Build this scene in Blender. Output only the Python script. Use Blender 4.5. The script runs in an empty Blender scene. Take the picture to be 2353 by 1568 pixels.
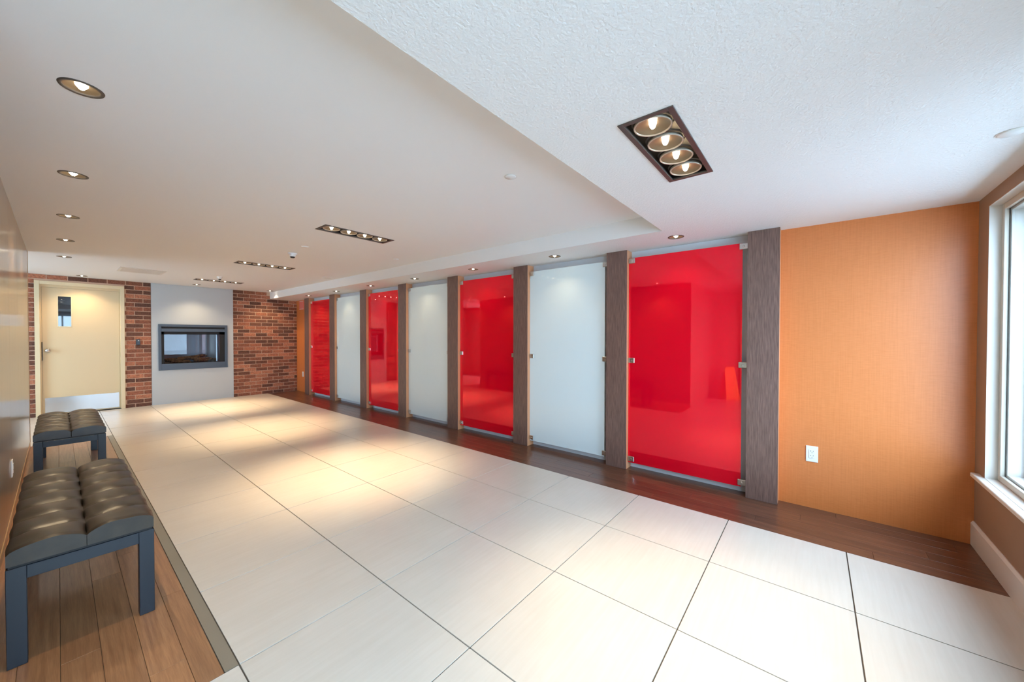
import bpy, bmesh, math, random
from mathutils import Matrix, Vector
random.seed(7)
C = bpy.context.scene.collection
sc = bpy.context.scene
PI = math.pi

# ------------------------------------------------------------------ camera
CAMZ = 1.30
yaw, pitch, roll = 0.88633, -0.0127, 0.0012
fw = Vector((math.sin(yaw)*math.cos(pitch), math.cos(yaw)*math.cos(pitch), math.sin(pitch)))
rt = Vector((math.cos(yaw), -math.sin(yaw), 0)); up = rt.cross(fw)
r2 = rt*math.cos(roll)+up*math.sin(roll); u2 = -rt*math.sin(roll)+up*math.cos(roll)
cam = bpy.data.cameras.new('camera'); camo = bpy.data.objects.new('camera', cam); C.objects.link(camo)
m = Matrix(((r2.x, u2.x, -fw.x, 0), (r2.y, u2.y, -fw.y, 0), (r2.z, u2.z, -fw.z, CAMZ), (0, 0, 0, 1)))
camo.matrix_world = m
cam.sensor_width = 36; cam.lens = 851.2056/2353*36; cam.clip_start = 0.02; cam.clip_end = 200
sc.camera = camo

# ------------------------------------------------------------------ world, exposure
w = bpy.data.worlds.new('world'); sc.world = w; w.use_nodes = True
bg = w.node_tree.nodes['Background']
bg.inputs[0].default_value = (0.56, 0.79, 1.0, 1); bg.inputs[1].default_value = 9.2
sc.view_settings.view_transform = 'Standard'; sc.view_settings.look = 'None'
sc.view_settings.gamma = 1; sc.view_settings.use_curve_mapping = False
sc.view_settings.exposure = 0.68
sc.cycles.caustics_reflective = False; sc.cycles.caustics_refractive = False
sc.cycles.sample_clamp_indirect = 6
sc.cycles.use_denoising = True
SPOT_COL = (1.0, 0.76, 0.47)
P_NEAR, P_MULTI, P_DOWN, P_COL = 30.0, 64.0, 26.0, 3.8

# ------------------------------------------------------------------ dimensions
C1, C2 = 2.139, 2.284            # low and high ceiling
XC, XW = 3.497, 3.622            # column front, wall behind columns
YB, YW = 9.581, -0.7826          # brick wall, window wall
XS, YS = 3.047, 0.9446           # ceiling step
XL = -0.2177                     # left wall face
XBK = -2.15                      # wall behind the camera
YL0, YL1 = 1.7513, 7.095         # left wall block
EX0, EX1, EZ0, EZ1 = 1.775, 3.43, 0.47, 2.06   # window 1 opening
FX0, FX1 = -1.75, 1.05                          # window 2 opening

# ------------------------------------------------------------------ materials
def srgb(r, g, b):
    f = lambda c: (c/255/12.92) if c/255 <= 0.04045 else ((c/255+0.055)/1.055)**2.4
    return (f(r), f(g), f(b), 1)
def mat(name, col, rough=0.5, metal=0.0, coat=0.0, coat_r=0.05, ior=1.5, spec=0.5):
    mt = bpy.data.materials.new(name); mt.use_nodes = True
    b = mt.node_tree.nodes['Principled BSDF']
    b.inputs['Base Color'].default_value = col; b.inputs['Roughness'].default_value = rough
    b.inputs['Metallic'].default_value = metal; b.inputs['IOR'].default_value = ior
    b.inputs['Coat Weight'].default_value = coat; b.inputs['Coat Roughness'].default_value = coat_r
    b.inputs['Specular IOR Level'].default_value = spec
    return mt
def nodes(mt): return mt.node_tree.nodes, mt.node_tree.links, mt.node_tree.nodes['Principled BSDF']
def tex_noise(mt, scale, detail=4, vec_scale=(1, 1, 1), coord='Object', rough=0.55):
    n, l, b = nodes(mt)
    tc = n.new('ShaderNodeTexCoord'); mp = n.new('ShaderNodeMapping'); mp.inputs['Scale'].default_value = vec_scale
    t = n.new('ShaderNodeTexNoise'); t.inputs['Scale'].default_value = scale; t.inputs['Detail'].default_value = detail
    t.inputs['Roughness'].default_value = rough
    l.new(tc.outputs[coord], mp.inputs['Vector']); l.new(mp.outputs[0], t.inputs['Vector'])
    return t, mp
def ramp(mt, src, c0, c1, p0=0.3, p1=0.7):
    n, l, b = nodes(mt)
    r = n.new('ShaderNodeValToRGB'); r.color_ramp.elements[0].color = c0; r.color_ramp.elements[1].color = c1
    r.color_ramp.elements[0].position = p0; r.color_ramp.elements[1].position = p1
    l.new(src, r.inputs[0]); return r.outputs[0]
def bump(mt, src, strength=0.3, dist=0.002):
    n, l, b = nodes(mt)
    bp = n.new('ShaderNodeBump'); bp.inputs['Strength'].default_value = strength; bp.inputs['Distance'].default_value = dist
    l.new(src, bp.inputs['Height']); l.new(bp.outputs[0], b.inputs['Normal'])
def mixc(mt, fac, a, bcol, mode='MIX'):
    n, l, b = nodes(mt)
    mx = n.new('ShaderNodeMix'); mx.data_type = 'RGBA'; mx.blend_type = mode
    if isinstance(fac, float): mx.inputs[0].default_value = fac
    else: l.new(fac, mx.inputs[0])
    for i, v in ((6, a), (7, bcol)):
        if isinstance(v, tuple): mx.inputs[i].default_value = v
        else: l.new(v, mx.inputs[i])
    return mx.outputs[2]
def obj_random(mt):
    n, l, b = nodes(mt); return n.new('ShaderNodeObjectInfo').outputs['Random']
def offset_by_random(mt, mp, amt=40):
    n, l, b = nodes(mt)
    oi = n.new('ShaderNodeObjectInfo'); mu = n.new('ShaderNodeMath'); mu.operation = 'MULTIPLY'; mu.inputs[1].default_value = amt
    l.new(oi.outputs['Random'], mu.inputs[0]); cb = n.new('ShaderNodeCombineXYZ')
    for i in range(3): l.new(mu.outputs[0], cb.inputs[i])
    l.new(cb.outputs[0], mp.inputs['Location'])
M = {}
def white_paint(name, col, bump_scale, bs, bd, rough=0.6):
    mt = mat(name, col, rough); t, _ = tex_noise(mt, bump_scale, 6); bump(mt, t.outputs[0], bs, bd)
    return mt
M['ceil_hi'] = white_paint('smooth_ceiling_paint', (0.87, 0.86, 0.85, 1), 260, 0.15, 0.001)
M['ceil_lo'] = white_paint('stippled_ceiling_paint', (0.84, 0.83, 0.82, 1), 95, 0.8, 0.004, 0.65)
M['wall_white'] = white_paint('white_wall_paint', (0.78, 0.78, 0.80, 1), 200, 0.1, 0.001)
M['taupe'] = white_paint('taupe_wall_paint', srgb(158, 128, 106), 300, 0.2, 0.001, 0.55)
M['back'] = white_paint('beige_wall_paint', srgb(190, 172, 150), 300, 0.2, 0.001, 0.55)
# tile
mt = mat('cream_porcelain_tile', (0.62, 0.56, 0.48, 1), 0.3, coat=0.0); n, l, b = nodes(mt)
t, mp = tex_noise(mt, 3.0, 6, (1, 1, 1)); offset_by_random(mt, mp)
t2, mp2 = tex_noise(mt, 60, 3, (0.06, 1, 1)); offset_by_random(mt, mp2)
c = mixc(mt, 0.5, ramp(mt, t.outputs[0], (0.60, 0.535, 0.45, 1), (0.66, 0.60, 0.52, 1)), ramp(mt, t2.outputs[0], (0.595, 0.53, 0.445, 1), (0.66, 0.60, 0.52, 1)))
l.new(c, b.inputs['Base Color'])
M['tile'] = mt
M['grout'] = mat('dark_grout', srgb(92, 84, 76), 0.8)
# wood planks
def plank_mat(name, a, bb, rough):
    mt = mat(name, a, rough, coat=0.35, coat_r=0.12); n, l, b = nodes(mt)
    t, mp = tex_noise(mt, 16, 8, (5, 0.18, 1)); offset_by_random(mt, mp)
    t2, mp2 = tex_noise(mt, 120, 4, (3, 0.12, 1)); offset_by_random(mt, mp2)
    c = ramp(mt, t.outputs[0], a, bb, 0.32, 0.68)
    c2 = ramp(mt, t2.outputs[0], (0.78, 0.75, 0.73, 1), (1, 1, 1, 1), 0.35, 0.6)
    c = mixc(mt, 0.7, c, c2, 'MULTIPLY')
    rr = ramp(mt, obj_random(mt), (0.82, 0.82, 0.82, 1), (1.1, 1.08, 1.05, 1), 0, 1)
    c = mixc(mt, 1.0, c, rr, 'MULTIPLY')
    l.new(c, b.inputs['Base Color']); bump(mt, t2.outputs[0], 0.08, 0.0004)
    return mt
M['plank_l'] = plank_mat('oak_plank_varnished', srgb(150, 104, 70), srgb(176, 128, 88), 0.38)
M['plank_r'] = plank_mat('walnut_plank_varnished', srgb(84, 52, 38), srgb(120, 78, 56), 0.32)
M['strip'] = mat('brushed_metal_strip', srgb(150, 145, 132), 0.4, 0.5)
# brick
mt = mat('reddish_brown_brick', srgb(120, 70, 50), 0.85); n, l, b = nodes(mt)
t, mp = tex_noise(mt, 48, 5, (1, 1, 1.2)); offset_by_random(mt, mp)
cr = n.new('ShaderNodeValToRGB'); e = cr.color_ramp.elements
e[0].position = 0; e[0].color = srgb(104, 70, 58); e[1].position = 1; e[1].color = srgb(200, 134, 104)
for p, cc in ((0.25, srgb(120, 78, 62)), (0.5, srgb(152, 96, 74)), (0.75, srgb(176, 112, 86))):
    x = e.new(p); x.color = cc
l.new(obj_random(mt), cr.inputs[0])
c = mixc(mt, 0.75, cr.outputs[0], ramp(mt, t.outputs[0], (0.38, 0.35, 0.33, 1), (1.15, 1.08, 1.02, 1), 0.35, 0.65), 'MULTIPLY')
l.new(c, b.inputs['Base Color']); bump(mt, t.outputs[0], 0.7, 0.004)
M['brick'] = mt
M['mortar'] = white_paint('pale_mortar', srgb(208, 176, 152), 80, 0.6, 0.003, 0.9)
# orange woven veneer
mt = mat('orange_woven_wallcovering', srgb(214, 128, 62), 0.38, coat=0.45, coat_r=0.38); n, l, b = nodes(mt)
t, mp = tex_noise(mt, 90, 3, (1, 0.25, 2.2)); t2, mp2 = tex_noise(mt, 30, 4, (1, 5, 0.15))
c = mixc(mt, 0.5, ramp(mt, t.outputs[0], srgb(208, 118, 56), srgb(222, 132, 72)), ramp(mt, t2.outputs[0], srgb(208, 118, 56), srgb(222, 132, 72)))
l.new(c, b.inputs['Base Color']); bump(mt, t.outputs[0], 0.06, 0.0006)
M['orange'] = mt
M['col_side'] = mat('peach_wood_veneer', srgb(218, 152, 108), 0.4, coat=0.2, coat_r=0.3)
# column veneer
mt = mat('dark_brown_wood_veneer', srgb(100, 74, 64), 0.4, coat=0.2, coat_r=0.25); n, l, b = nodes(mt)
t, mp = tex_noise(mt, 70, 5, (1, 2.2, 0.12)); t2, _ = tex_noise(mt, 9, 4, (1, 2, 0.4))
c = ramp(mt, t.outputs[0], srgb(92, 68, 60), srgb(138, 108, 98), 0.3, 0.72)
c = mixc(mt, 0.6, c, ramp(mt, t2.outputs[0], (0.85, 0.83, 0.82, 1), (1.1, 1.05, 1.05, 1)), 'MULTIPLY')
l.new(c, b.inputs['Base Color']); M['veneer'] = mt
M['red'] = mat('red_back_painted_glass', (0.97, 0.0008, 0.022, 1), 0.0, 0.36, coat=1.0, coat_r=0.0, spec=0.0)
M['red'].node_tree.nodes['Principled BSDF'].inputs['Coat IOR'].default_value = 1.5
M['white_glass'] = mat('white_back_painted_glass', (0.76, 0.87, 0.90, 1), 0.3, coat=0.7, coat_r=0.03, spec=0.0)
M['glass_edge'] = mat('pale_green_glass_edge', srgb(200, 214, 200), 0.15)
M['chrome'] = mat('satin_chrome', (0.62, 0.62, 0.60, 1), 0.28, 1.0)
M['steel'] = mat('brushed_steel', (0.60, 0.60, 0.60, 1), 0.2, 1.0)
# left wall lacquer panels
mt = mat('bronze_lacquer_panel', srgb(128, 102, 78), 0.3, coat=0.6, coat_r=0.13); n, l, b = nodes(mt)
t, mp = tex_noise(mt, 30, 4, (1, 4, 0.1))
l.new(ramp(mt, t.outputs[0], srgb(116, 92, 70), srgb(140, 114, 88)), b.inputs['Base Color']); M['lacquer'] = mt
M['tan_trim'] = mat('tan_wood_trim', srgb(196, 158, 112), 0.4)
M['door'] = mat('cream_door_paint', srgb(222, 200, 160), 0.4)
M['frame_paint'] = mat('cream_frame_paint', srgb(228, 210, 172), 0.35)
M['white_trim'] = mat('white_trim_paint', srgb(226, 220, 212), 0.4)
M['win_frame'] = mat('beige_window_frame', srgb(205, 196, 182), 0.4)
M['win_dark'] = mat('dark_blue_outdoor_view', srgb(38, 62, 96), 0.4)
M['white_pl'] = mat('white_plastic', srgb(238, 238, 236), 0.35)
M['slot'] = mat('black_slot', srgb(20, 20, 22), 0.5)
M['black_pl'] = mat('black_plastic', srgb(34, 30, 34), 0.3)
M['bronze'] = mat('dark_bronze_fixture', srgb(84, 76, 70), 0.45, 0.15)
M['fix_black'] = mat('black_fixture_box', srgb(38, 32, 30), 0.4, 0.3)
M['reflector'] = mat('bronze_reflector', srgb(120, 104, 84), 0.35, 0.5)
M['ring'] = mat('polished_gimbal_ring', srgb(196, 182, 164), 0.3, 0.4)
M['surround'] = white_paint('grey_fireplace_panel', srgb(186, 192, 196), 200, 0.05, 0.0005, 0.4)
M['fp_metal'] = mat('charcoal_blue_metal', srgb(74, 84, 96), 0.4, 0.3)
M['fp_inside'] = mat('firebox_liner', srgb(92, 90, 88), 0.5)
M['fp_black'] = mat('firebox_black', srgb(16, 15, 15), 0.6)
mt = mat('charred_log', srgb(92, 64, 42), 0.8); t, mp = tex_noise(mt, 30, 6, (0.4, 1, 1)); n, l, b = nodes(mt)
l.new(ramp(mt, t.outputs[0], srgb(40, 26, 18), srgb(150, 108, 70), 0.35, 0.65), b.inputs['Base Color']); bump(mt, t.outputs[0], 1, 0.01); M['log'] = mt
M['ember'] = white_paint('pale_ember_chip', srgb(130, 104, 80), 60, 0.8, 0.004, 0.8)
mt = mat('dark_brown_leather', (0.03, 0.021, 0.013, 1), 0.34, spec=0.65); t, _ = tex_noise(mt, 380, 5); bump(mt, t.outputs[0], 0.15, 0.0006)
t2, _ = tex_noise(mt, 14, 4); n, l, b = nodes(mt)
l.new(ramp(mt, t2.outputs[0], (0.014, 0.010, 0.006, 1), (0.032, 0.022, 0.012, 1)), b.inputs['Base Color']); M['leather'] = mt
M['bench_frame'] = mat('blue_black_lacquer', (0.008, 0.014, 0.022, 1), 0.38, coat=0.15, coat_r=0.3)
M['yellow'] = mat('yellow_plastic', srgb(240, 190, 20), 0.4)
M['pink'] = mat('pinkish_red_plate', srgb(232, 130, 118), 0.4)
M['pave'] = white_paint('pale_paving', (0.72, 0.74, 0.75, 1), 20, 0.3, 0.005, 0.9)
M['dark_door'] = mat('dark_brown_door', srgb(70, 42, 30), 0.4)
def emis(name, col, s):
    mt = bpy.data.materials.new(name); mt.use_nodes = True; n = mt.node_tree.nodes; l = mt.node_tree.links
    b = n['Principled BSDF']; b.inputs['Base Color'].default_value = col
    b.inputs['Emission Color'].default_value = col; b.inputs['Emission Strength'].default_value = s
    return mt
M['lamp'] = emis('glowing_lamp', (1.0, 0.88, 0.66, 1), 22)
def glass_mat(name, tint=(1, 1, 1, 1), refl=1.0):
    mt = bpy.data.materials.new(name); mt.use_nodes = True; n = mt.node_tree.nodes; l = mt.node_tree.links
    n.clear(); out = n.new('ShaderNodeOutputMaterial'); mx = n.new('ShaderNodeMixShader')
    tr = n.new('ShaderNodeBsdfTransparent'); tr.inputs[0].default_value = tint
    gl = n.new('ShaderNodeBsdfGlossy'); gl.inputs['Roughness'].default_value = 0.0
    fr = n.new('ShaderNodeFresnel'); ge = n.new('ShaderNodeNewGeometry'); im = n.new('ShaderNodeMix')
    im.inputs[2].default_value = 1.45; im.inputs[3].default_value = 1/1.45
    l.new(ge.outputs['Backfacing'], im.inputs[0]); l.new(im.outputs[0], fr.inputs['IOR'])
    mu = n.new('ShaderNodeMath'); mu.operation = 'MULTIPLY'; mu.inputs[1].default_value = refl; mu.use_clamp = True
    l.new(fr.outputs[0], mu.inputs[0]); l.new(mu.outputs[0], mx.inputs[0]); l.new(tr.outputs[0], mx.inputs[1]); l.new(gl.outputs[0], mx.inputs[2])
    l.new(mx.outputs[0], out.inputs[0]); return mt
M['pane'] = glass_mat('clear_glass', (0.96, 0.98, 1, 1))
M['fp_glass'] = glass_mat('firebox_glass', (0.8, 0.82, 0.85, 1), 0.9)
M['liner'] = mat('dull_steel_liner', (0.30, 0.32, 0.34, 1), 0.42, 0.7)

# ------------------------------------------------------------------ helpers
def bx(bm, x0, x1, y0, y1, z0, z1):
    v = [bm.verts.new((x, y, z)) for x in (x0, x1) for y in (y0, y1) for z in (z0, z1)]
    for f in ((0, 1, 3, 2), (4, 6, 7, 5), (0, 4, 5, 1), (2, 3, 7, 6), (0, 2, 6, 4), (1, 5, 7, 3)):
        bm.faces.new([v[i] for i in f])
    return v
def boxes(*bs):
    bm = bmesh.new()
    for b_ in bs: bx(bm, *b_)
    return bm
def bevel(bm, w_, seg=1):
    bmesh.ops.bevel(bm, geom=list(bm.edges), offset=w_, segments=seg, affect='EDGES', profile=0.5)
    return bm
def mesh_of(name, bm, m_, smooth=False):
    me = bpy.data.meshes.new(name); bm.normal_update(); bm.to_mesh(me); bm.free()
    for mm in (m_ if isinstance(m_, (list, tuple)) else [m_]): me.materials.append(mm)
    if smooth:
        for p in me.polygons: p.use_smooth = True
    return me
def put(name, me, parent=None, loc=None, rot=None):
    o = bpy.data.objects.new(name, me); C.objects.link(o)
    if parent is not None: o.parent = parent
    if loc: o.location = loc
    if rot: o.rotation_euler = rot
    return o
def obj(name, bm, m_, parent=None, loc=None, smooth=False, rot=None):
    return put(name, mesh_of(name, bm, m_, smooth), parent, loc, rot)
def tag(o, label, cat, group=None):
    o['label'] = label; o['category'] = cat
    if group: o['group'] = group
    return o
def thing(name, label, cat, loc=(0, 0, 0), group=None, rotz=0):
    o = bpy.data.objects.new(name, None); C.objects.link(o); o.location = loc; o.rotation_euler = (0, 0, rotz)
    o.empty_display_size = 0.1
    return tag(o, label, cat, group)
def struct(o, label=None):
    o['kind'] = 'structure'
    if label: o['label'] = label
    return o
def copy_tree(o, parent=None):
    c_ = o.copy(); C.objects.link(c_)
    if parent is not None: c_.parent = parent
    for ch in list(o.children): copy_tree(ch, c_)
    return c_
def lathe(bm, prof, seg=32, cap=False):
    """prof: list of (r, z); revolved about z"""
    rings = []
    for r, z in prof:
        if r < 1e-6: rings.append([bm.verts.new((0, 0, z))]*seg)
        else: rings.append([bm.verts.new((r*math.cos(2*PI*k/seg), r*math.sin(2*PI*k/seg), z)) for k in range(seg)])
    for a, b_ in zip(rings, rings[1:]):
        for k in range(seg):
            vs = [a[k], a[(k+1) % seg], b_[(k+1) % seg], b_[k]]
            u = []
            for v in vs:
                if v not in u: u.append(v)
            if len(u) >= 3: bm.faces.new(u)
    return bm

# ------------------------------------------------------------------ floor
fl = struct(obj('floor', boxes((XBK-0.1, XW+0.1, YW-0.12, YB+0.1, -0.10, -0.006)), M['grout']), 'dark grout bed under cream tiles and dark wood strips')
xs = [0.4414, 1.075, 1.7245, 2.3649, 2.9944]
xsl = [0.4414-0.642*k for k in range(0, 5)][::-1]     # -2.13 .. .4414
ys = [YW, -0.1607, 0.4603, 1.1032, 1.7513, 2.4000, 3.0575] + [3.0575+0.6523*k for k in range(1, 11)]
G = 0.0028
tcache = {}
def tile(x0, x1, y0, y1, name='floor_tile', mt_='tile', g=G, top=0.0, par=fl, bev=0.0004):
    key = (round(x1-x0, 4), round(y1-y0, 4), mt_, g)
    if key not in tcache:
        a, b_ = (x1-x0)/2-g, (y1-y0)/2-g
        bm = boxes((-a, a, -b_, b_, -0.006, 0.0)); bevel(bm, bev if mt_ == 'tile' else 0.0008)
        tcache[key] = mesh_of(name, bm, M[mt_])
    return put(name, tcache[key], par, ((x0+x1)/2, (y0+y1)/2, top+random.uniform(-0.0002, 0.0002)))
for i in range(4):
    for j in range(len(ys)-1): tile(xs[i], xs[i+1], ys[j], ys[j+1])
for i in range(4):
    for j in range(4): tile(xsl[i], xsl[i+1], ys[j], ys[j+1])
yfar = [YL1, 7.6, 8.25, 8.9, YB]
for i in (1, 2, 3):
    for j in range(4): tile(xsl[i], xsl[i+1], yfar[j], yfar[j+1])
# left wood strip
pw = [XL, -0.113, -0.006, 0.101, 0.208, 0.315, 0.394]
for i in range(6):
    y = YL0; ends = []
    off = [0.9, 0.35, 0.54, 1.2, 0.2, 0.75][i]
    cuts = [YL0] + [YL0+off+1.22*k for k in range(6) if YL0+off+1.22*k < YL1-0.1] + [YL1]
    for a, b_ in zip(cuts, cuts[1:]): tile(pw[i], pw[i+1], a, b_, 'plank', 'plank_l', 0.0006, -0.001)
st = obj('trim_1', boxes((0.396, 0.4395, YL0, YL1, -0.006, 0.0006)), M['strip'], fl); st['label'] = 'brushed metal edging strip'
# right wood strip
pw = [2.9944+k*(XW-2.9944)/6 for k in range(7)]
for i in range(6):
    off = [0.5, 1.1, 0.25, 0.85, 0.1, 0.65][i]
    cuts = [YW] + [YW+off+1.3*k for k in range(9) if YW+off+1.3*k < YB-0.1] + [YB]
    for a, b_ in zip(cuts, cuts[1:]): tile(pw[i], pw[i+1], a, b_, 'plank', 'plank_r', 0.0006, -0.001)

# ------------------------------------------------------------------ ceiling with holes
MULTI = [(1.7605, 0.510, C1), (1.8425, 3.448, C2), (1.842, 5.945, C2), (1.845, 8.30, C2)]
MW, MD = 0.69, 0.212
DL_LEFT = [(0.068, 2.264), (0.068, 3.516), (0.062, 4.770), (0.058, 5.978), (0.057, 7.238)]
DL_FAR = [(0.255, 9.314), (1.685, 9.159), (2.93, 9.20), (-0.95, 8.35)]  # last one is unseen, added to warm the passage
DL_COL = [(3.300, 0.911+1.206*k) for k in range(7)]
RH, SQ = 0.054, 0.075
def ceiling_part(rects, z, rect_holes, round_holes, flip=True, side=None):
    bm = bmesh.new()
    for (X0, X1, Y0, Y1) in rects:
        hs = [h for h in rect_holes if X0 < (h[0]+h[1])/2 < X1 and Y0 < (h[2]+h[3])/2 < Y1]
        rs = [(cx-SQ, cx+SQ, cy-SQ, cy+SQ, cx, cy) for cx, cy in round_holes if X0 < cx < X1 and Y0 < cy < Y1]
        gx = sorted(set([X0, X1]+[v for h in hs for v in h[:2]]+[v for h in rs for v in h[:2]]))
        gy = sorted(set([Y0, Y1]+[v for h in hs for v in h[2:4]]+[v for h in rs for v in h[2:4]]))
        for a, b_ in zip(gx, gx[1:]):
            for c_, d in zip(gy, gy[1:]):
                mx, my = (a+b_)/2, (c_+d)/2
                if any(h[0] < mx < h[1] and h[2] < my < h[3] for h in hs+rs): continue
                bm.faces.new([bm.verts.new(p) for p in ((a, c_, z), (a, d, z), (b_, d, z), (b_, c_, z))])
        for h in rs:
            cx, cy = h[4], h[5]; N = 32; inner = []; outer = []
            for k in range(N):
                t_ = 2*PI*k/N; cs, sn = math.cos(t_), math.sin(t_); s_ = SQ/max(abs(cs), abs(sn))
                inner.append(bm.verts.new((cx+RH*cs, cy+RH*sn, z))); outer.append(bm.verts.new((cx+s_*cs, cy+s_*sn, z)))
            for k in range(N):
                q = (k+1) % N; bm.faces.new([inner[k], outer[k], outer[q], inner[q]][::-1])
    bmesh.ops.remove_doubles(bm, verts=bm.verts, dist=1e-5)
    return bm
def mh(c_): return (c_[0]-MW/2+0.012, c_[0]+MW/2-0.012, c_[1]-MD/2+0.012, c_[1]+MD/2-0.012)
bm = ceiling_part([(XBK-0.1, XS, YS, YB+0.1)], C2, [mh(c_) for c_ in MULTI if c_[2] == C2], DL_LEFT+DL_FAR)
ceil = struct(obj('ceiling', bm, M['ceil_hi']), 'smooth white raised main ceiling')
bm = ceiling_part([(XBK-0.1, XS, YW-0.12, YS), (XS, XW+0.1, YW-0.12, YB+0.1)], C1, [mh(MULTI[0])], DL_COL)
low = obj('lowered_ceiling', bm, M['ceil_lo'], ceil); low['label'] = 'stippled white lowered ceiling over the window side and columns'
stp = obj('ceiling_step', boxes((XBK-0.1, XS+0.02, YS-0.02, YS, C1+0.001, C2+0.02), (XS, XS+0.02, YS, YB+0.1, C1+0.001, C2+0.02)), M['ceil_hi'], ceil)
roof = obj('roof_slab', boxes((XBK-0.3, XW+0.3, YW-0.3, YB+0.5, C2+0.20, C2+0.3)), M['fp_black'], ceil)

# ------------------------------------------------------------------ walls
# window wall with two openings
T = 0.12
wbs = [(XBK-0.1, FX0, YW-T, YW, -0.05, C1), (FX0, FX1, YW-T, YW, -0.05, EZ0), (FX0, FX1, YW-T, YW, EZ1, C1),
       (FX1, EX0, YW-T, YW, -0.05, C1), (EX0, EX1, YW-T, YW, -0.05, EZ0), (EX0, EX1, YW-T, YW, EZ1, C1),
       (EX1, XW+0.1, YW-T, YW, -0.05, C1), (XBK-0.1, XW+0.1, YW-T, YW, C1, C2+0.2)]
struct(obj('wall_front', boxes(*wbs), M['taupe']), 'taupe painted window wall')
bb = boxes((XBK, XW-0.0, YW, YW+0.013, 0, 0.135))
v = bx(bb, XBK, XW-0.0, YW, YW+0.013, 0.135, 0.15)
for q in v:
    if q.co.z > 0.14 and q.co.y > YW+0.005: q.co.y = YW+0.004
struct(obj('baseboard_front', bb, M['white_trim']), 'cream baseboard under the window')
def window(name, X0, X1, label, mull=()):
    wn = bpy.data.objects.new(name, None); C.objects.link(wn); struct(wn, label)
    yr = YW-0.045
    def ring(x0, x1, z0, z1, t_, ya, yb): return [(x0, x0+t_, ya, yb, z0, z1), (x1-t_, x1, ya, yb, z0, z1), (x0+t_, x1-t_, ya, yb, z0, z0+t_), (x0+t_, x1-t_, ya, yb, z1-t_, z1)]
    obj('reveal', boxes(*ring(X0-0.001, X1+0.001, EZ0-0.001, EZ1+0.001, 0.003, YW-T, YW+0.001)), M['white_trim'], wn)
    obj('window_frame', bevel(boxes(*ring(X0+0.003, X1-0.003, EZ0+0.003, EZ1-0.003, 0.034, yr-0.018, yr)), 0.002), M['win_frame'], wn)
    obj('outer_frame', boxes(*ring(X0+0.006, X1-0.006, EZ0+0.006, EZ1-0.006, 0.042, yr-0.16, yr-0.024)), M['white_trim'], wn)
    gk = ring(X0+0.045, X1-0.045, EZ0+0.045, EZ1-0.045, 0.03, yr-0.105, yr-0.085)
    obj('outdoor_view_bar', boxes(*gk), M['win_dark'], wn)  # added bar outside the pane, stands in for the dark view outdoors
    edges = [X0+0.05]+list(mull)+[X1-0.05]
    for mx in mull: obj('mullion', boxes((mx-0.02, mx+0.02, yr-0.07, yr-0.02, EZ0+0.04, EZ1-0.04)), M['win_frame'], wn)
    for a, b_ in zip(edges, edges[1:]):
        obj('pane', boxes((a-0.02, b_+0.02, yr-0.023, yr-0.019, EZ0+0.02, EZ1-0.02)), M['pane'], wn)
    obj('window_sill', bevel(boxes((X0-0.06, X1+0.10, YW-0.045, YW+0.035, EZ0-0.024, EZ0)), 0.003), M['white_trim'], wn)
    pl = bpy.data.lights.new('daylight_portal', 'AREA'); pl.shape = 'RECTANGLE'; pl.size = X1-X0; pl.size_y = EZ1-EZ0
    pl.cycles.is_portal = True
    po = bpy.data.objects.new('daylight_portal', pl); C.objects.link(po)
    po.location = ((X0+X1)/2, YW-T-0.01, (EZ0+EZ1)/2); po.rotation_euler = (PI/2, 0, 0)
    return wn
window('window_1', EX0, EX1, 'white framed window beside the orange wall')
window('window_2', FX0, FX1, 'white framed window further along the window wall', (-0.8, 0.1))
# ground outside
gp = struct(obj('ground', boxes((-25, 25, -30, YW-T-0.02, -0.35, -0.15)), M['pave']), 'pale paving outside the windows')
M['dark_strip'] = white_paint('added_dark_strip_ground', (0.06, 0.055, 0.04, 1), 15, 0.8, 0.02, 0.95)
bed = obj('added_dark_strip', boxes((-25, 25, -2.9, YW-T-0.03, -0.15, -0.06)), M['dark_strip'], gp)  # unseen dark strip, added so ground bounce reaches the ceiling at low angles
# wall behind the camera and an added unseen window that lights the passage
WY0, WY1 = 7.55, 8.95
obj('side_paving', boxes((-25, XBK-0.12, YW-T-0.02, 25, -0.35, -0.15)), M['pave'], gp)
wn = bpy.data.objects.new('added_window_3', None); C.objects.link(wn); struct(wn, 'added unseen passage window behind the lacquered wall')
def yring(t_, xa, xb, g_=0.0): return [(xa, xb, WY0+g_, WY0+g_+t_, EZ0+g_, EZ1-g_), (xa, xb, WY1-g_-t_, WY1-g_, EZ0+g_, EZ1-g_), (xa, xb, WY0+g_+t_, WY1-g_-t_, EZ0+g_, EZ0+g_+t_), (xa, xb, WY0+g_+t_, WY1-g_-t_, EZ1-g_-t_, EZ1-g_)]
obj('reveal', boxes(*yring(0.003, XBK-0.1, XBK)), M['white_trim'], wn)
obj('window_frame', boxes(*yring(0.045, XBK-0.08, XBK-0.04, 0.003)), M['win_frame'], wn)
obj('pane', boxes((XBK-0.062, XBK-0.058, WY0+0.02, WY1-0.02, EZ0+0.02, EZ1-0.02)), M['pane'], wn)
obj('window_sill', boxes((XBK-0.04, XBK+0.03, WY0-0.05, WY1+0.05, EZ0-0.024, EZ0)), M['white_trim'], wn)
pl = bpy.data.lights.new('daylight_portal', 'AREA'); pl.shape = 'RECTANGLE'; pl.size = EZ1-EZ0; pl.size_y = WY1-WY0
pl.cycles.is_portal = True
po = bpy.data.objects.new('daylight_portal', pl); C.objects.link(po)
po.location = (XBK-0.13, (WY0+WY1)/2, (EZ0+EZ1)/2); po.rotation_euler = (0, -PI/2, 0)
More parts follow.
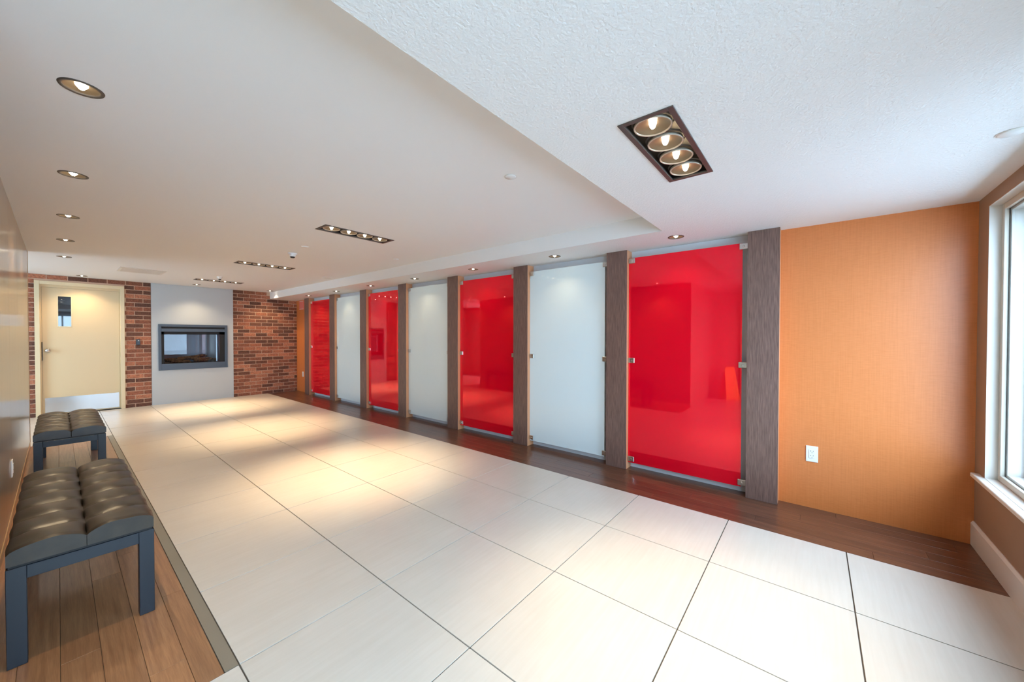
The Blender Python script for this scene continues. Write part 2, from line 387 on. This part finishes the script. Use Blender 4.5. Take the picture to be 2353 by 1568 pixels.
bk = struct(obj('wall_back', boxes((XBK-0.1, XBK, YW-T, YL0, -0.05, C2+0.2), (XBK-0.1, XL-0.02, YL0, YL0+0.02, -0.05, C2+0.2),
      (XBK-0.1, XBK, YL0, WY0, -0.05, C2+0.2), (XBK-0.1, XBK, WY1, YB+0.1, -0.05, C2+0.2), (XBK-0.1, XBK, WY0, WY1, -0.05, EZ0), (XBK-0.1, XBK, WY0, WY1, EZ1, C2+0.2), (XBK-0.1, XL-0.30, YL1-0.1, YL1, -0.05, C2+0.2)), M['back']), 'beige wall behind the camera')
d2 = bpy.data.objects.new('door_2', None); C.objects.link(d2); struct(d2, 'dark door in the wall behind the camera')
obj('door_leaf', bevel(boxes((XBK, XBK+0.03, 0.25, 1.15, 0.004, 1.98)), 0.003), M['dark_door'], d2)
obj('door_frame', boxes((XBK, XBK+0.04, 0.18, 0.25, 0, 2.04), (XBK, XBK+0.04, 1.15, 1.22, 0, 2.04), (XBK, XBK+0.04, 0.25, 1.15, 1.98, 2.04)), M['frame_paint'], d2)
# left wall block
lw = struct(obj('wall_left', boxes((XL-0.30, XL-0.008, YL0+0.002, YL1-0.01, 0, C2)), M['tan_trim']), 'glossy bronze lacquered panel wall')
ypan = [YL0, 2.64, 3.53, 4.42, 5.31, 6.2, YL1-0.012]
for a, b_ in zip(ypan, ypan[1:]):
    obj('wall_panel', bevel(boxes((XL-0.008, XL, a+0.0008, b_-0.0008, 0.062, C2-0.001)), 0.0006), M['lacquer'], lw)
struct(obj('baseboard_left', bevel(boxes((XL-0.008, XL+0.004, YL0, YL1-0.012, 0, 0.06)), 0.001), M['tan_trim']), 'tan baseboard of the lacquered wall')
struct(obj('trim_2', boxes((XL-0.30, XL+0.003, YL1-0.012, YL1, 0, C2)), M['tan_trim']), 'tan edge trim at the far end of the lacquered wall')
# right wall behind the columns
struct(obj('wall_right', boxes((XW, XW+0.1, 0.40, 8.86, -0.05, C1)), M['wall_white']), 'white wall behind the glass panels')
XO = 3.608
o1 = struct(obj('wall_corner', boxes((XO, XW+0.1, YW, 0.40, -0.05, C1)), M['orange']), 'orange woven wall section beside the window')
o2 = struct(obj('wall_end', boxes((XO, XW+0.1, 8.86, YB, -0.05, C1)), M['orange']), 'orange wall section next to the brick wall')
# far wall : mortar beds and bricks
DX0, DX1, DZ = -0.235, 0.757, 2.183
PX0, PX1 = 1.098, 2.357
mo = boxes((XBK-0.1, DX0, YB, YB+0.10, -0.05, C2), (DX0, DX1, YB, YB+0.10, DZ, C2), (DX1, PX0, YB, YB+0.10, -0.05, C2),
           (PX1, XS, YB, YB+0.10, -0.05, C2), (XS, XW+0.1, YB, YB+0.10, -0.05, C1+0.01),
           (PX0, PX1, YB+0.04, YB+0.1, -0.05, 0.70), (PX0, PX1, YB+0.04, YB+0.1, 1.44, C2), (PX0, 1.2, YB+0.04, YB+0.1, 0.70, 1.44), (2.24, PX1, YB+0.04, YB+0.1, 0.70, 1.44))
wf = struct(obj('wall_far', mo, M['mortar']), 'brick wall around door and fireplace')
bcache = {}
def brick(x0, x1, z0, z1):
    key = (round(x1-x0, 3), round(z1-z0, 3))
    if key not in bcache:
        a, b_ = (x1-x0)/2, (z1-z0)/2
        bm = boxes((-a, a, -0.005, 0.012, -b_, b_)); bevel(bm, 0.0022)
        bcache[key] = mesh_of('brick', bm, M['brick'])
    return put('brick', bcache[key], wf, ((x0+x1)/2, YB+random.uniform(-0.0015, 0.002), (z0+z1)/2))
BP, BH, RP = 0.2215, 0.0655, 0.0765
nb = 0
for j in range(30):
    zt = C2-0.004-RP*j; zb = zt-BH
    if zt < 0.02: break
    zb = max(zb, 0.002)
    off = -0.335 + (BP/2 if j % 2 else 0)
    regs = [(-0.318, DX0, 0, C2), (DX1, PX0, 0, C2), (PX1, XW-0.014, 0, C2)]
    if zb > DZ: regs[0:2] = [(-0.318, PX0, 0, C2)]
    for (a, b_, _, _) in regs:
        if b_ == DX0: brick(a+0.002, b_-0.001, zb, zt); nb += 1; continue
        k = 0
        while off+BP*k < b_:
            x0 = max(off+BP*k+0.005, a+0.002); x1 = min(off+BP*(k+1)-0.005, b_-0.002); k += 1
            if x1-x0 < 0.028: continue
            z1 = zt
            if zt > C1 and (x0+x1)/2 > XS:
                if zb > C1-0.02: continue
                z1 = C1-0.002
            elif zt > C1 and x1 > XS: x1 = XS-0.002
            if x1-x0 < 0.028: continue
            brick(x0, x1, zb, z1); nb += 1
print('bricks', nb)

# ------------------------------------------------------------------ door in the brick wall
d1 = bpy.data.objects.new('door_1', None); C.objects.link(d1); struct(d1, 'cream door with a narrow window in the brick wall')
obj('door_frame', bevel(boxes((DX0, DX0+0.052, YB-0.018, YB+0.1, 0, DZ), (DX1-0.052, DX1, YB-0.018, YB+0.1, 0, DZ), (DX0+0.052, DX1-0.052, YB-0.018, YB+0.1, DZ-0.055, DZ)), 0.003), M['frame_paint'], d1)
obj('door_stop', boxes((DX0+0.052, DX0+0.07, YB+0.03, YB+0.1, 0, DZ-0.055), (DX1-0.06, DX1-0.052, YB+0.03, YB+0.1, 0, DZ-0.055), (DX0+0.07, DX1-0.06, YB+0.03, YB+0.1, DZ-0.095, DZ-0.055)), M['door'], d1)
LX0, LX1, LZ = DX0+0.072, DX1-0.062, DZ-0.097
VX0, VX1, VZ0, VZ1 = 0.004, 0.141, 1.455, 1.948
leaf = obj('door_leaf', boxes((LX0, VX0, YB+0.045, YB+0.085, 0.012, LZ), (VX1, LX1, YB+0.045, YB+0.085, 0.012, LZ), (VX0, VX1, YB+0.045, YB+0.085, 0.012, VZ0), (VX0, VX1, YB+0.045, YB+0.085, VZ1, LZ)), M['door'], d1)
obj('window_bead', bevel(boxes((VX0-0.012, VX0, YB+0.040, YB+0.05, VZ0-0.012, VZ1+0.012), (VX1, VX1+0.012, YB+0.040, YB+0.05, VZ0-0.012, VZ1+0.012), (VX0, VX1, YB+0.040, YB+0.05, VZ0-0.012, VZ0), (VX0, VX1, YB+0.040, YB+0.05, VZ1, VZ1+0.012)), 0.002), M['frame_paint'], leaf)
vp = mat('dark_wired_glass', srgb(34, 44, 58), 0.03, coat=1.0, coat_r=0.0)
o = obj('vision_pane', boxes((VX0, VX1, YB+0.055, YB+0.062, VZ0, VZ1)), vp, leaf); o['label'] = 'dark narrow glass pane'
o = obj('kick_plate', boxes((LX0+0.02, LX1-0.012, YB+0.042, YB+0.046, 0.03, 0.288)), M['steel'], leaf); o['label'] = 'brushed steel kick plate'
bm = lathe(bmesh.new(), [(0, 0), (0.030, 0), (0.030, 0.006), (0.012, 0.010), (0.012, 0.032), (0.027, 0.042), (0.030, 0.054), (0.024, 0.066), (0, 0.070)], 20)
o = obj('door_knob', bm, M['chrome'], leaf, (LX0+0.055, YB+0.045, 1.06), True, (PI/2, 0, 0)); o['label'] = 'round steel knob'
obj('latch_guard', boxes((LX0-0.008, LX0+0.004, YB+0.030, YB+0.046, 0.90, 1.20)), M['bronze'], leaf)
obj('threshold', boxes((DX0, DX1, YB, YB+0.10, -0.02, 0.006)), M['fp_black'], d1)
obj('backing', boxes((DX0, DX1, YB+0.1, YB+0.12, 0, DZ)), M['fp_black'], d1)

# access reader
t_ = thing('card_reader', 'small black card reader on brick between door and fireplace', 'reader', (0.923, YB-0.008, 1.185))
obj('body', bevel(boxes((-0.028, 0.028, -0.016, 0, -0.052, 0.052)), 0.004, 2), M['black_pl'], t_)
obj('indicator_lens', lathe(bmesh.new(), [(0, 0.002), (0.007, 0.002), (0.009, 0)], 16), M['white_pl'], t_, (0.006, -0.016, 0.028), False, (PI/2, 0, 0))

# ------------------------------------------------------------------ fireplace
t_ = thing('fireplace', 'charcoal framed glass fireplace set in a pale grey panel', 'fireplace', (0, YB, 0))
IX0, IX1, IZ0, IZ1 = 1.233, 2.206, 0.765, 1.378
obj('surround_panel', boxes((PX0+0.002, IX0-0.01, -0.014, 0.04, 0, C2-0.002), (IX1+0.01, PX1-0.002, -0.014, 0.04, 0, C2-0.002), (IX0-0.01, IX1+0.01, -0.014, 0.04, 0, 0.70), (IX0-0.01, IX1+0.01, -0.014, 0.04, 1.40, C2-0.002)), M['surround'], t_)
OX0, OX1, OZ0, OZ1 = 1.192, 2.251, 0.645, 1.522
fr = obj('metal_frame', bevel(boxes((OX0, IX0, -0.034, -0.012, OZ0, OZ1), (IX1, OX1, -0.034, -0.012, OZ0, OZ1), (IX0, IX1, -0.034, -0.012, OZ0, IZ0), (IX0, IX1, -0.034, -0.012, 1.476, OZ1)), 0.002), M['fp_metal'], t_)
obj('hood', bevel(boxes((IX0, IX1, -0.036, -0.014, IZ1, 1.440)), 0.004), M['fp_metal'], fr)
obj('vent_slot', boxes((IX0, IX1, -0.020, -0.012, 1.440, 1.476)), M['fp_black'], fr)
fb = obj('firebox', boxes((IX0-0.01, IX0+0.04, -0.01, 0.36, IZ0-0.02, IZ1+0.02), (IX1-0.09, IX1+0.01, -0.01, 0.36, IZ0-0.02, IZ1+0.02), (IX0, IX1, -0.01, 0.36, IZ0-0.04, IZ0+0.005), (IX0, IX1, -0.01, 0.36, IZ1-0.05, IZ1+0.03)), M['fp_black'], t_)
bm = bmesh.new(); N = 14; prev = None      # curved liner at the back
for k in range(N+1):
    u = k/N; x = IX0+0.05+u*(IX1-IX0-0.15); y = 0.20+0.12*math.sin(u*PI)
    a = bm.verts.new((x, y, IZ0)); b_ = bm.verts.new((x, y, IZ1-0.04))
    if prev: bm.faces.new([prev[0], a, b_, prev[1]])
    prev = (a, b_)
obj('curved_liner', bm, M['liner'], fb, None, True)
obj('glass_front', boxes((IX0, IX1, -0.006, -0.003, IZ0, IZ1)), M['fp_glass'], t_)
def log(name, p0, p1, r, par):
    p0, p1 = Vector(p0), Vector(p1); bm = bmesh.new(); L = (p1-p0).length; prof = [(0, 0), (r*0.9, 0)]
    for k in range(1, 8): prof.append((r*(1+0.12*math.sin(k*2.1+p0.x*9)), L*k/8))
    prof += [(r*0.85, L), (0, L)]
    lathe(bm, prof, 12)
    for v_ in bm.verts:
        v_.co.x += 0.01*math.sin(v_.co.z*14+p0.x*5); v_.co.y += 0.006*math.cos(v_.co.z*19)
    q = (p1-p0).to_track_quat('Z', 'Y')
    o_ = obj(name, bm, M['log'], par, tuple(p0), True); o_.rotation_mode = 'QUATERNION'; o_.rotation_quaternion = q
    return o_
for a in (((1.30, 0.12, 0.82), (1.78, 0.16, 0.875), 0.034), ((1.62, 0.10, 0.86), (2.08, 0.08, 0.81), 0.032), ((1.38, 0.05, 0.80), (1.66, 0.10, 0.80), 0.024), ((1.50, 0.17, 0.85), (1.95, 0.18, 0.90), 0.028), ((1.72, 0.04, 0.80), (1.98, 0.07, 0.815), 0.022)):
    log('log', a[0], a[1], a[2], t_)
bm = bmesh.new()
for k in range(60):
    x, y = random.uniform(1.29, 2.09), random.uniform(0.02, 0.22); s_ = random.uniform(0.006, 0.016)
    bmesh.ops.create_icosphere(bm, subdivisions=1, radius=s_, matrix=Matrix.Translation((x, y, IZ0+0.01+s_*0.5)))
o = obj('ember_bed', bm, M['ember'], t_); o['kind'] = 'stuff'

# ------------------------------------------------------------------ columns
PITCH = 1.206; CW = 0.211; CY0 = 0.209
where = ['between the orange wall and the nearest red panel', 'between the nearest red panel and the nearest white panel',
         'between the nearest white panel and the second red panel', 'between the second red panel and the middle white panel',
         'between the middle white panel and the third red panel', 'between the third red panel and the farthest white panel',
         'between the farthest white panel and the farthest red panel', 'between the farthest red panel and the orange end wall']
for k in range(8):
    y0 = CY0+PITCH*k
    t_ = thing('column', 'brown wood column '+where[k], 'column', (XC, y0, 0), 'brown wood columns along the right wall')
    obj('core', boxes((0.004, XW-XC-0.0005, 0.001, CW-0.001, 0, C1-0.0005)), M['col_side'], t_)
    obj('front_panel', bevel(boxes((0, 0.006, 0, CW, 0, C1-0.0005)), 0.0008), M['veneer'], t_)
# glass panels
XG = 3.546
cnt = {'red': 0, 'white': 0}
redl = ['nearest and largest red glass panel, beside the orange wall', 'second red glass panel, seen fourth column from the orange wall', 'third red glass panel, showing a dark square reflection', 'farthest red glass panel, with brick pattern reflected in it']
redl[1] = 'second nearest red glass panel, between the third and fourth columns'
whl = ['nearest white glass panel, right of the second red panel', 'middle white glass panel, between the second and third red panels', 'farthest white glass panel, left of the third red panel']
for k in range(7):
    red = (k % 2 == 0); a = CY0+CW+PITCH*k; b_ = CY0+PITCH*(k+1)
    ga, gb = a+0.040, b_-0.0012
    lab = redl[k//2] if red else whl[k//2]
    t_ = thing('glass_panel', lab, 'glass panel', (XG, 0, 0), 'red glass wall panels' if red else 'white glass wall panels')
    bm = boxes((0, 0.010, ga, gb, 0.062, 2.064)); 
    o = obj('glass_sheet', bm, [M['red' if red else 'white_glass'], M['glass_edge']], t_)
    for p in o.data.polygons:
        if abs(p.normal.x) < 0.5: p.material_index = 1
    for z in (0.10, 1.066, 2.036):
        for side in (0, 1):
            ya, yb = (a+0.002, a+0.062) if side == 0 else (b_-0.062, b_-0.002)
            cl = obj('clip', bevel(boxes((-0.012, 0.022, ya, yb, z-0.024, z+0.024)), 0.003), M['chrome'], t_)
            yc = (ya+yb)/2
            obj('screw_cap', lathe(bmesh.new(), [(0, 0.003), (0.008, 0.002), (0.009, 0)], 12), M['chrome'], cl, (-0.012, yc, z), False, (0, -PI/2, 0))

# ------------------------------------------------------------------ benches
def cushion(x0, x1, y0, y1, zb, zt, n_ch, seed):
    rnd = random.Random(seed); NX, NY = 18, n_ch*12; bm = bmesh.new(); grid = []
    for i in range(NX+1):
        u = i/NX; row = []
        for j in range(NY+1):
            v = j/NY; c_ = abs(math.sin(v*n_ch*PI))**0.42
            if v*n_ch < 0.5 or v*n_ch > n_ch-0.5: c_ = 1.0
            hx = 1-abs(2*u-1)**2.6
            z = zt-0.004+0.026*hx*(0.40+0.60*c_)+0.004*math.sin(u*9+v*23+seed)*hx*0.5
            ed = min(v, 1-v)*NY
            if ed < 1: z -= 0.004
            if min(u, 1-u)*NX < 1: z -= 0.004
            wob = 0.002*math.sin(v*40+seed)*(1 if i in (0, NX) else 0)
            row.append(bm.verts.new((x0+(x1-x0)*u+wob, y0+(y1-y0)*v, z)))
        grid.append(row)
    for i in range(NX):
        for j in range(NY): bm.faces.new([grid[i][j], grid[i+1][j], grid[i+1][j+1], grid[i][j+1]])
    # sides
    loop = [grid[i][0] for i in range(NX+1)]+[grid[NX][j] for j in range(1, NY+1)]+[grid[i][NY] for i in range(NX-1, -1, -1)]+[grid[0][j] for j in range(NY-1, 0, -1)]
    low_ = [bm.verts.new((v_.co.x, v_.co.y, zb)) for v_ in loop]
    n_ = len(loop)
    for k in range(n_): bm.faces.new([loop[k], low_[k], low_[(k+1) % n_], loop[(k+1) % n_]])
    bm.faces.new(low_)
    bmesh.ops.recalc_face_normals(bm, faces=bm.faces)
    return bm
def bench(loc, label):
    t_ = thing('bench', label, 'bench', loc, 'black leather benches along the lacquered wall')
    W_, L_ = 0.417, 1.27
    for i, (a, b_) in enumerate(((0, W_/2-0.0006), (W_/2+0.0006, W_))):
        c_ = obj('cushion', cushion(a, b_, 0, L_, 0.400, 0.456, 7, i*3+loc[1]), M['leather'], t_, None, True)
        me = c_.data
        try: me.set_sharp_from_angle(angle=math.radians(50))
        except Exception: pass
        # piping along the lower edge of the pad
    obj('seat_board', boxes((0.006, W_-0.006, 0.006, L_-0.006, 0.390, 0.400)), M['fp_black'], t_)
    lw_ = 0.051
    ap = [(lw_, W_-lw_, 0.001, 0.026, 0.338, 0.389), (lw_, W_-lw_, L_-0.026, L_-0.001, 0.338, 0.389),
          (0.001, 0.026, lw_, L_-lw_, 0.338, 0.389), (W_-0.026, W_-0.001, lw_, L_-lw_, 0.338, 0.389)]
    obj('apron', bevel(boxes(*ap), 0.0012), M['bench_frame'], t_)
    for x in (0, W_-lw_):
        for y in (0, L_-lw_):
            obj('leg', bevel(boxes((x, x+lw_, y, y+lw_, 0, 0.390)), 0.0015), M['bench_frame'], t_)
    return t_
bench((-0.138, 2.410, 0), 'nearer dark leather bench, in the lower left corner by the lacquered wall')
bench((-0.142, 5.120, 0), 'farther dark leather bench, behind the near bench and before the cream door')

# ------------------------------------------------------------------ recessed lights
def spot(parent, loc, power, size, blend=1.0, tilt=(0, 0, 0)):
    l_ = bpy.data.lights.new('lamp_light', 'SPOT'); l_.energy = power; l_.color = SPOT_COL
    l_.spot_size = math.radians(size); l_.spot_blend = blend; l_.shadow_soft_size = 0.02
    o_ = bpy.data.objects.new('lamp_light', l_); C.objects.link(o_); o_.parent = parent; o_.location = loc; o_.rotation_euler = tilt
    return o_
def multi_light(x, y, z, label):
    t_ = thing('ceiling_spotlight_bank', label, 'ceiling light', (x, y, z), 'four-lamp recessed ceiling lights')
    a, b_ = MW/2, MD/2; f = 0.022
    obj('frame', bevel(boxes((-a, a, -b_, -b_+f, -0.004, 0.006), (-a, a, b_-f, b_, -0.004, 0.006), (-a, -a+f, -b_+f, b_-f, -0.004, 0.006), (a-f, a, -b_+f, b_-f, -0.004, 0.006)), 0.001), M['bronze'], t_)
    a2, b2 = a-f+0.002, b_-f+0.002; d = 0.10
    obj('housing', boxes((-a2-0.004, -a2, -b2, b2, 0, d), (a2, a2+0.004, -b2, b2, 0, d), (-a2, a2, -b2-0.004, -b2, 0, d), (-a2, a2, b2, b2+0.004, 0, d), (-a2, a2, -b2, b2, d, d+0.004)), M['fix_black'], t_)
    for k in range(4):
        cx = -a2+a2*(2*k+1)/4.0; r = 0.072
        g = obj('gimbal_ring', lathe(bmesh.new(), [(r, 0.012), (r+0.002, 0.004), (r, 0.000), (r-0.004, 0.000), (r-0.006, 0.012)], 36), M['ring'], t_, (cx, 0, 0.001), True)
        obj('reflector', lathe(bmesh.new(), [(r-0.006, 0.004), (r-0.016, 0.010), (0.040, 0.016), (0.015, 0.018)], 36), M['reflector'], g, (0, 0, 0.0), True)
        obj('lamp', lathe(bmesh.new(), [(0.015, 0.018), (0.014, 0.012), (0.010, 0.000), (0.006, -0.005), (0, -0.006)], 24), M['lamp'], g)
        obj('outer_baffle', lathe(bmesh.new(), [(r+0.010, 0.020), (r+0.003, 0.016)], 36), M['bronze'], g, None, True)
        spot(t_, (cx, 0, -0.012), P_NEAR if z < 2.2 else P_MULTI, 60)
    return t_
multi_light(*MULTI[0], 'large near four-lamp light in the lowered ceiling')
multi_light(*MULTI[1], 'second four-lamp light, first one in the raised ceiling')
multi_light(*MULTI[2], 'third four-lamp light, by the smoke detector')
multi_light(*MULTI[3], 'farthest four-lamp light, just before the grey fireplace panel')
def downlight_proto():
    t_ = thing('downlight', '', 'ceiling light', (0, 0, 0))
    obj('trim_ring', lathe(bmesh.new(), [(0.0635, 0.0), (0.062, -0.003), (0.052, -0.003), (0.050, 0.002)], 40), M['bronze'], t_, None, True)
    obj('reflector', lathe(bmesh.new(), [(0.050, 0.002), (0.044, 0.007), (0.028, 0.011), (0.018, 0.012)], 40), M['reflector'], t_, None, True)
    obj('lamp', lathe(bmesh.new(), [(0.019, 0.012), (0.016, 0.006), (0.011, 0.000), (0.007, -0.005), (0, -0.006)], 24), M['lamp'], t_)
    spot(t_, (0, 0, -0.012), P_DOWN, 120)
    return t_
proto = downlight_proto()
leftl = ['nearest round downlight of the left row, upper left of the picture', 'second downlight of the left row along the lacquered wall', 'third downlight of the left row along the lacquered wall',
         'fourth downlight of the left row along the lacquered wall', 'fifth and last downlight of the left row']
farl = ['small downlight just above the cream door', 'small downlight above the fireplace panel', 'small downlight at the ceiling step by the brick wall',
        'added unseen downlight in the passage behind the lacquered wall, left of the door']
coll = ['nearest downlight of the column row, over the nearest red panel', 'second downlight of the column row, over the nearest white panel', 'third downlight of the column row, over the second red panel',
        'fourth downlight of the column row, over the middle white panel', 'fifth downlight of the column row, over the third red panel', 'sixth downlight of the column row, over the farthest white panel',
        'seventh and farthest downlight of the column row, over the farthest red panel']
first = True
for pts, z, labs, grp in ((DL_LEFT, C2, leftl, 'downlights along the left wall'), (DL_FAR, C2, farl, 'downlights before the brick wall'), (DL_COL, C1, coll, 'downlights along the columns')):
    for (x, y), lb in zip(pts, labs):
        o = proto if first else copy_tree(proto)
        first = False
        if grp == 'downlights along the columns':
            for ch in o.children:
                if ch.type == 'LIGHT':
                    if 'col_l' not in globals(): col_l = ch.data.copy(); col_l.energy = P_COL
                    ch.data = col_l
        o.location = (x, y, z); tag(o, lb, 'ceiling light', grp)

# ------------------------------------------------------------------ ceiling bits
def disc(x, y, z, r, label, name='sprinkler_cover', cat='sprinkler'):
    t_ = thing(name, label, cat, (x, y, z))
    obj('cover_plate', lathe(bmesh.new(), [(r, 0), (r, -0.003), (r*0.9, -0.006), (0, -0.006)], 32), M['white_pl'], t_, None, True)
    obj('collar', lathe(bmesh.new(), [(r*1.12, 0), (r*1.12, -0.0015), (r, -0.0015)], 32), M['white_trim'], t_)
    return t_
disc(1.771, 1.459, C2, 0.036, 'nearest round white sprinkler cover in the raised ceiling')
disc(1.727, 4.35, C2, 0.036, 'round white sprinkler cover beside the smoke detector')
disc(2.742, 4.154, C2, 0.036, 'round white sprinkler cover near the ceiling step')
disc(2.48, -0.62, C1, 0.04, 'round white sprinkler cover above the window, at the right picture edge')
def detector(x, y, z, label, r=0.05):
    t_ = thing('smoke_detector', label, 'smoke detector', (x, y, z))
    obj('base', lathe(bmesh.new(), [(r, 0), (r, -0.010), (r*0.92, -0.014), (r*0.7, -0.014)], 32), M['white_pl'], t_, None, True)
    obj('head', lathe(bmesh.new(), [(r*0.74, -0.014), (r*0.70, -0.032), (r*0.5, -0.040)], 32), M['white_pl'], t_, None, True)
    o_ = obj('sensor_grille', lathe(bmesh.new(), [(r*0.5, -0.040), (r*0.48, -0.050), (r*0.3, -0.055), (0, -0.055)], 24), M['slot'], t_, None, True); o_['label'] = 'dark sensor tip'
detector(1.773, 4.82, C2, 'white smoke detector with dark tip between the second and third four-lamp lights')
detector(1.705, 7.65, C2, 'small white smoke detector by the farthest four-lamp light', 0.04)
t_ = thing('ceiling_speaker', 'round white ceiling speaker close to the ceiling step', 'speaker', (2.87, 6.35, C2))
obj('grille', lathe(bmesh.new(), [(0.062, -0.004), (0.055, -0.009), (0, -0.012)], 32), M['white_trim'], t_, None, True)
obj('rim', lathe(bmesh.new(), [(0.078, 0), (0.076, -0.006), (0.062, -0.006), (0.062, -0.003)], 32), M['white_pl'], t_, None, True)
t_ = thing('ceiling_vent', 'cream square ceiling vent in front of the door', 'vent', (0.81, 7.90, C2))
s_ = 0.245
obj('frame', bevel(boxes((-s_, s_, -s_, -s_+0.03, -0.008, 0), (-s_, s_, s_-0.03, s_, -0.008, 0), (-s_, -s_+0.03, -s_+0.03, s_-0.03, -0.008, 0), (s_-0.03, s_, -s_+0.03, s_-0.03, -0.008, 0)), 0.002), M['white_trim'], t_)
for k in range(9):
    y = -s_+0.03+0.0486*k+0.005
    obj('slat', boxes((-s_+0.03, s_-0.03, y, y+0.036, -0.006, -0.003)), M['white_trim'], t_)
obj('backing', boxes((-s_+0.03, s_-0.03, -s_+0.03, s_-0.03, -0.002, -0.0005)), M['win_frame'], t_)

# ------------------------------------------------------------------ outlets
def outlet(loc, rz, label):
    t_ = thing('wall_outlet', label, 'outlet', loc, None, rz)     # faces local -y
    obj('cover_plate', bevel(boxes((-0.036, 0.036, -0.006, 0, -0.060, 0.060)), 0.002, 2), M['white_pl'], t_)
    rc = obj('receptacle', bevel(boxes((-0.018, 0.018, -0.009, -0.005, -0.034, 0.034)), 0.001), M['white_pl'], t_)
    bm = bmesh.new()
    for dz in (0.017, -0.017):
        bx(bm, -0.0085, -0.006, -0.0095, -0.008, dz+0.001, dz+0.009); bx(bm, 0.006, 0.0085, -0.0095, -0.008, dz+0.001, dz+0.009)
        bx(bm, -0.002, 0.002, -0.0095, -0.008, dz-0.009, dz-0.005)
    obj('socket_slots', bm, M['slot'], rc)
    return t_
outlet((XO, 0.006, 0.411), -PI/2, 'white outlet low on the orange wall beside the window')
outlet((XL, 4.40, 0.36), PI/2, 'white outlet on the lacquered wall beside the near bench')
outlet((XO, 9.235, 0.41), -PI/2, 'tiny white outlet on the far orange wall section next to the brick')
t_ = thing('wall_sign', 'small pinkish plate high on the far orange wall section', 'sign', (XO, 9.28, 2.02), None, -PI/2)
obj('plate', bevel(boxes((-0.115, 0.115, -0.012, 0, -0.105, 0.105)), 0.003), M['pink'], t_)
obj('border', bevel(boxes((-0.105, 0.105, -0.014, -0.011, 0.085, 0.095), (-0.105, 0.105, -0.014, -0.011, -0.095, -0.085)), 0.001), M['white_pl'], t_)

# ------------------------------------------------------------------ folding floor sign (mirrored in the red glass)
t_ = thing('floor_sign', 'yellow folding floor sign behind the camera, mirrored in the nearest red panel', 'sign', (-1.72, 1.36, 0), None, 0.9)
for s_ in (-1, 1):
    bm = bmesh.new(); vs = []
    v = bx(bm, -0.14, 0.14, -0.006, 0.006, 0, 0.66)
    for q in v:
        if q.co.z > 0.3: q.co.x *= 0.72
    bmesh.ops.rotate(bm, verts=bm.verts, cent=(0, 0, 0.66), matrix=Matrix.Rotation(s_*0.22, 3, 'X'))
    obj('board', bm, M['yellow'], t_, (0, 0, -0.012))
obj('hinge', boxes((-0.08, 0.08, -0.01, 0.01, 0.64, 0.675)), M['yellow'], t_)
